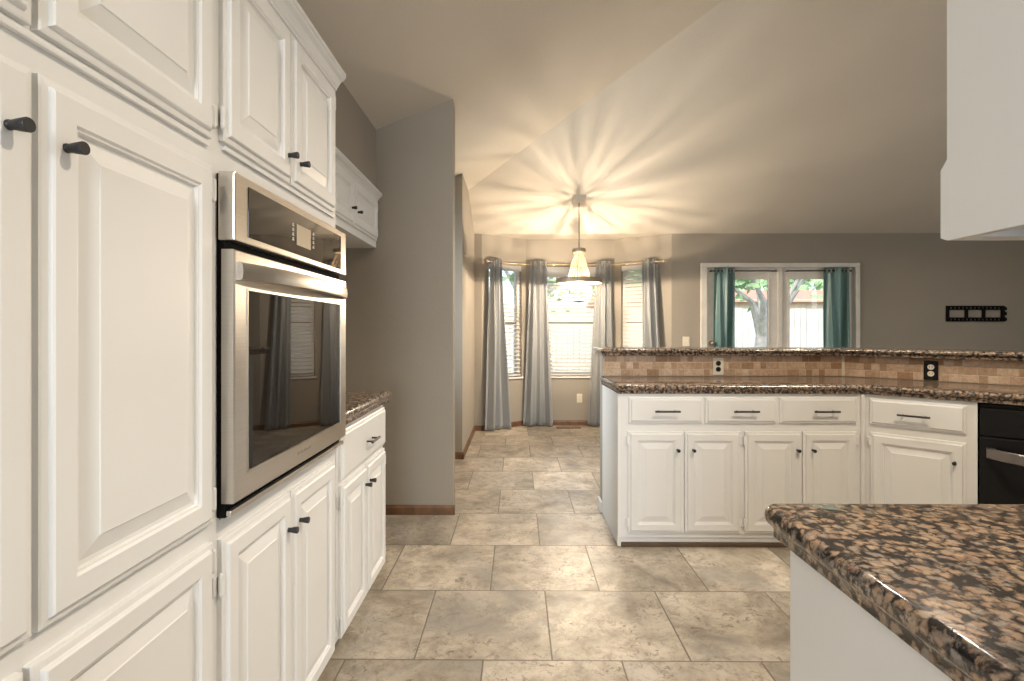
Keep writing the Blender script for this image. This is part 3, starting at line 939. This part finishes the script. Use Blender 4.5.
# outlets
def outlet(name, loc, rz, plate, inner, label, dark):
    t = thing(name, loc, rz, label, 'outlet', 'electrical outlets')
    mb = MB(); mb.box(-.035, .035, -.006, 0, -.0575, .0575, .002); mb.build('plate', plate, t)
    for s in (-1, 1):
        mb = MB(); mb.tube([(0, -.006, s*.020), (0, -.0085, s*.020)], .0165, 18)
        r = mb.build('receptacle', inner, t, smooth=True)
        mb = MB(); mb.box(-.008, -.0055, -.0092, -.0084, s*.020-.003, s*.020+.006); mb.box(.0055, .008, -.0092, -.0084, s*.020-.003, s*.020+.006)
        mb.build('slot', dark, r)
    return t
outlet('wall_outlet', (PX(718, 3.48), YF+.5420, .980), 0, M['ivory'], M['blackplastic'], 'ivory outlet plate with dark sockets on the tile left of centre', M['black'])
# second on the angled run: column 931
u = (931-512)/F; rt = (u-YAW)/(1+YAW*u)
bx, by = off45(.5425); s = (rt*by-bx)/(.7071*(1+rt))
outlet('wall_outlet', (bx+.7071*s-.0005, by-.7071*s-.0005, .978), A45, M['blackplastic'], M['ivory'], 'black outlet plate with ivory sockets on the angled tile run', M['black'])
outlet('wall_outlet', (.807, 6.6995, .349), 0, M['ivory'], M['ivory'], 'plain ivory outlet low on the wall under the middle bay window', M['black'])
t = thing('light_switch', (PX(686, 6.31), 6.3095, 1.09), 0, 'ivory double light switch on the wall left of the french doors', 'light switch')
mb = MB(); mb.box(-.042, .042, -.006, 0, -.0575, .0575, .002); mb.build('plate', M['ivory'], t)
for s in (-1, 1):
    mb = MB(); mb.box(s*.019-.004, s*.019+.004, -.014, -.0055, -.006, .014, .001); mb.build('toggle', M['ivory'], t)

# floor register
t = thing('floor_vent', (.645, 6.50, .0), 0, 'brown slotted floor vent in front of the middle bay window', 'vent')
mb = MB(); mb.box(-.15, .15, -.055, -.043, .0, .006, .001); mb.box(-.15, .15, .043, .055, .0, .006, .001); mb.box(-.15, -.135, -.043, .043, 0, .006); mb.box(.135, .15, -.043, .043, 0, .006)
mb.build('frame', M['vent'], t)
mb = MB()
for k in range(14): mb.box(-.13+k*.0193, -.122+k*.0193, -.043, .043, .0, .005)
mb.build('louvres', M['vent'], t)

# film strip wall decor
t = thing('film_strip_decor', (PX(976, 6.30), 6.309, 1.425), 0, 'black film strip shaped wall decoration on the far right wall', 'wall decor')
hw, hh = .355, .095
mb = MB(); th = (-.014, 0)
mb.box(-hw, -hw+.035, *th, -hh, hh); mb.box(-hw+.035, hw-.055, *th, .045, .062); mb.box(-hw+.035, hw-.055, *th, -.062, -.045)
mb.box(-hw+.035, hw-.055, *th, .080, hh); mb.box(-hw+.035, hw-.055, *th, -hh, -.080)
mb.box(hw-.055, hw-.02, *th, -hh, hh)
n = 13; span = (2*hw-.09)
for k in range(n+1):
    x = -hw+.035+span*k/n
    for s in (-1, 1): mb.box(x-.012, x+.012, *th, min(s*.062, s*.080), max(s*.062, s*.080))
fw = span/3
for k in (1, 2): mb.box(-hw+.035+fw*k-.018, -hw+.035+fw*k+.018, *th, -.045, .045)
# torn right hand edge
for (z0, z1, zt) in ((-hh, -.03, -.07), (-.03, .035, .0), (.035, hh, .06)):
    mb.loops([[(hw-.02, y, z0), (hw-.02, y, z1), (hw+.012, y, zt+.012), (hw+.012, y, zt-.012)] for y in th])
mb.build('film_strip', M['blackmatte'], t)

# ------------------------------------------------------------------ foreground right cabinets
t = thing('foreground_base_cabinet', (2.40, .860, 0), PI, 'white base cabinet under the granite worktop in the right foreground', 'cabinet')
mb = MB(); mb.box(0, 1.94, 0, .62, .05, .859); mb.box(0, 1.93, .06, .62, 0, .05); mb.build('body', M['cab'], t)
mb = MB(); mb.box(1.94, 1.948, -.002, .622, 0, .859, .001); mb.build('end_panel', M['cab_side'], t)
for k in range(4):
    x = .03+k*.47
    add_drawer(t, x, .697, .45, .14, (.225, .07, .13)); add_door(t, x, .078, .45, .57, (.04 if k % 2 else .41, .47))
t = thing('foreground_wall_cabinet', (2.40, .566, 1.314), PI, 'white wall cabinet cut off by the right edge of the frame', 'cabinet')
mb = MB(); mb.box(0, 1.924, 0, .34, .05, 1.1); mb.box(0, 1.924, .0, .025, .0, .05); mb.box(0, 1.924, .325, .34, .0, .05)
mb.build('body', M['cab'], t)
mb = MB(); mb.loops([[(1.924, y0_, z0_), (1.934, y0_, z0_)] [::1] + [(1.934, y1_, z0_), (1.924, y1_, z0_)] for (y0_, y1_, z0_) in ((.0, .342, 0), (.0, .342, 1.1))])
mb.build('end_panel', M['cab_side'], t)
mb = MB(); mb.box(.002, 1.922, .026, .324, .044, .0495); mb.build('recess_shade', M['kick'], t)  # shade of the recess put in as a dark brown sheet
mb = MB(); lp = [[(x, 0, .0), (x, -.0085, .004), (x, -.0085, .078), (x, 0, .088)] for x in (0, 1.934)]
mb.loops(lp); mb.build('light_rail', M['cab_side'], t)
for k in range(4):
    x = .03+k*.47
    add_door(t, x, .10, .45, .98, (.04 if k % 2 else .41, .06))

# ------------------------------------------------------------------ chandelier
CX, CY = .677, 5.66
CZ = CEIL(CX, CY)
t = thing('chandelier', (CX, CY, 1.52), 0, 'beaded chandelier hanging in the breakfast nook', 'chandelier')
zb = 1.52
mb = MB(); q = [(-.065, -.065), (.065, -.065), (.065, .065), (-.065, .065)]
lo = [(x, y, CEIL(CX+x, CY+y)-zb-.05+.0) for x, y in q]; hi = [(x*1.05, y*1.05, CEIL(CX+x*1.05, CY+y*1.05)-zb-.004) for x, y in q]
mb.loops([lo, hi]); mb.build('canopy', M['chrome'], t)
mb = MB(); mb.tube([(0, 0, 2.12-zb), (0, 0, CZ-zb-.04)], .006, 8); mb.build('stem', M['bronze'], t, smooth=True)
mb = MB(); mb.lathe([(.02, 2.065-zb), (.068, 2.07-zb), (.072, 2.075-zb), (.072, 2.11-zb), (.066, 2.116-zb), (.012, 2.125-zb)], 28); mb.build('top_cap', M['bronze'], t, smooth=True)
# ring
mb = MB(); n = 48; ring = []
for i in range(n):
    a = 2*PI*i/n; c, s = math.cos(a), math.sin(a)
    ring.append([(r*c, r*s, z) for r, z in ((.236, 1.735-zb), (.252, 1.735-zb), (.254, 1.76-zb), (.252, 1.785-zb), (.236, 1.785-zb))])
ring.append(ring[0])
mb.loops(ring, False, False); bmesh.ops.remove_doubles(mb.bm, verts=mb.bm.verts, dist=1e-5)
mb.build('ring', M['bronze'], t, smooth=True)
mb = MB()
for k in range(4):
    a = PI/4+k*PI/2
    mb.tube([(.02*math.cos(a), .02*math.sin(a), 1.76-zb), (.24*math.cos(a), .24*math.sin(a), 1.76-zb)], .004, 6)
mb.tube([(0, 0, 1.70-zb), (0, 0, 2.08-zb)], .008, 8)
mb.build('frame', M['bronze'], t, smooth=True)
def strand(path, r, par, mat, sub=1):
    mb = MB()
    for p in path: mb.ball(p, r, sub)
    return mb.build('bead_strand', mat, par, smooth=True)
NU, NL = 22, 26
for k in range(NU):
    a = 2*PI*(k+.25)/NU; pts = []
    for i in range(24):
        s = i/23; r = .036+(.125-.036)*s**.8; z = 2.068-s*(2.068-1.775)-.0
        pts.append((r*math.cos(a), r*math.sin(a), z-zb))
    strand(pts, .0056, t, M['crystal_dense'])
for k in range(NL):
    a = 2*PI*(k+.5)/NL; pts = []
    for i in range(22):
        s = i/21; th = s*PI/2
        r = .242-(.242-.06)*(1-math.cos(th))**1.15; z = 1.735-.195*math.sin(th)
        pts.append((r*math.cos(a), r*math.sin(a), z-zb))
    strand(pts, .0048, t, M['crystal'])
mb = MB(); mb.lathe([(.004, 1.525-zb), (.02, 1.53-zb), (.062, 1.54-zb), (.064, 1.546-zb), (.02, 1.552-zb)], 24); mb.build('bottom_plate', M['bronze'], t, smooth=True)
for k in range(3):
    a = 2*PI*k/3+.5; x, y = .085*math.cos(a), .085*math.sin(a)
    mb = MB(); mb.lathe([(.006, 1.65-zb), (.010, 1.655-zb), (.013, 1.67-zb), (.011, 1.685-zb), (.003, 1.698-zb)], 12, (x, y)); mb.build('bulb', M['bulb'], t, smooth=True)
    d = bpy.data.lights.new('chandelier_glow', 'POINT'); d.energy = 40; d.color = WARM; d.shadow_soft_size = .0085
    o = bpy.data.objects.new('chandelier_glow', d); COL.objects.link(o); o.location = (CX+x, CY+y, 1.715)

# ------------------------------------------------------------------ the garden outside
mb = MB(); mb.box(-14, 26, 6.85, 40, -.25, -.12); struct(mb, 'ground', M['grass'])
t = thing('garden_fence', (6, 13.0, -.12), 0, 'pale picket fence across the garden behind the windows', 'fence')
mb = MB()
x = -14
while x < 16: mb.box(x, x+.13, -.012, .012, 0, 1.9+random.uniform(-.02, .02)); x += .145
mb.build('pickets', M['fence'], t)
mb = MB(); mb.box(-14, 16, .012, .05, .4, .5); mb.box(-14, 16, .012, .05, 1.5, 1.6); mb.build('fence_rail', M['fence'], t)
def tree(x, y, h, lean, label, seed, ls=1.0, sp=1.0):
    rnd = random.Random(seed)
    t = thing('garden_tree', (x, y, -.12), 0, label, 'tree', 'garden trees')
    mb = MB()
    mb.tube([(0, 0, 0), (lean*.3, 0, h*.3), (lean*.5, 0, h*.5)], [.14, .11, .1], 9)
    tips = []
    for k in range(5):
        a = k*1.26+rnd.random(); r = rnd.uniform(.6, 1.1)*sp
        p = (lean+r*math.cos(a), r*math.sin(a), h*rnd.uniform(.75, 1.0)); tips.append(p)
        mb.tube([(lean*.4, 0, h*.4), (lean*.6+p[0]*.35, p[1]*.5, h*.62), p], [.08, .05, .02], 7)
    mb.build('trunk', M['bark'], t, smooth=True)
    mb = MB()
    for p in tips:
        for k in range(120):
            c = Vector(p)+Vector((rnd.gauss(0, .34*sp), rnd.gauss(0, .34*sp), rnd.gauss(.1, .3*sp)))
            u = Vector((rnd.uniform(-1, 1), rnd.uniform(-1, 1), rnd.uniform(-1, 1))).normalized()*.09*ls
            v = u.orthogonal().normalized()*.06*ls
            mb.face([c-u, c+v, c+u, c-v])
    mb.build('foliage', M['leaf'], t)
tree(4.3, 9.4, 3.0, .3, 'leafy tree with a forked trunk outside the left french door', 1)
tree(.6, 9.6, 3.2, -.3, 'leafy tree beyond the middle bay window', 2)
tree(8.3, 11.2, 3.4, .3, 'leafy tree outside the right french door', 3)
t = thing('neighbour_house', (8, 19, -.12), 0, 'neighbouring house with a red roof beyond the fence', 'house')
mb = MB(); mb.box(-4.5, 4.5, 0, 5, 0, 2.5); mb.build('wall', M['brick'], t)
mb = MB(); mb.loops([[(x, -.4, 2.38), (x, 2.5, 3.02), (x, 5.4, 2.38)] for x in (-4.8, 4.8)]); mb.build('roof', M['roof'], t)

tree(7.4, 27, 4.6, .2, 'large pale green tree behind the red roof, seen through the left french door', 4, 3.6, 2.2)
tree(14.2, 28.5, 4.8, -.2, 'large pale green tree behind the red roof, seen through the right french door', 5, 3.6, 2.2)
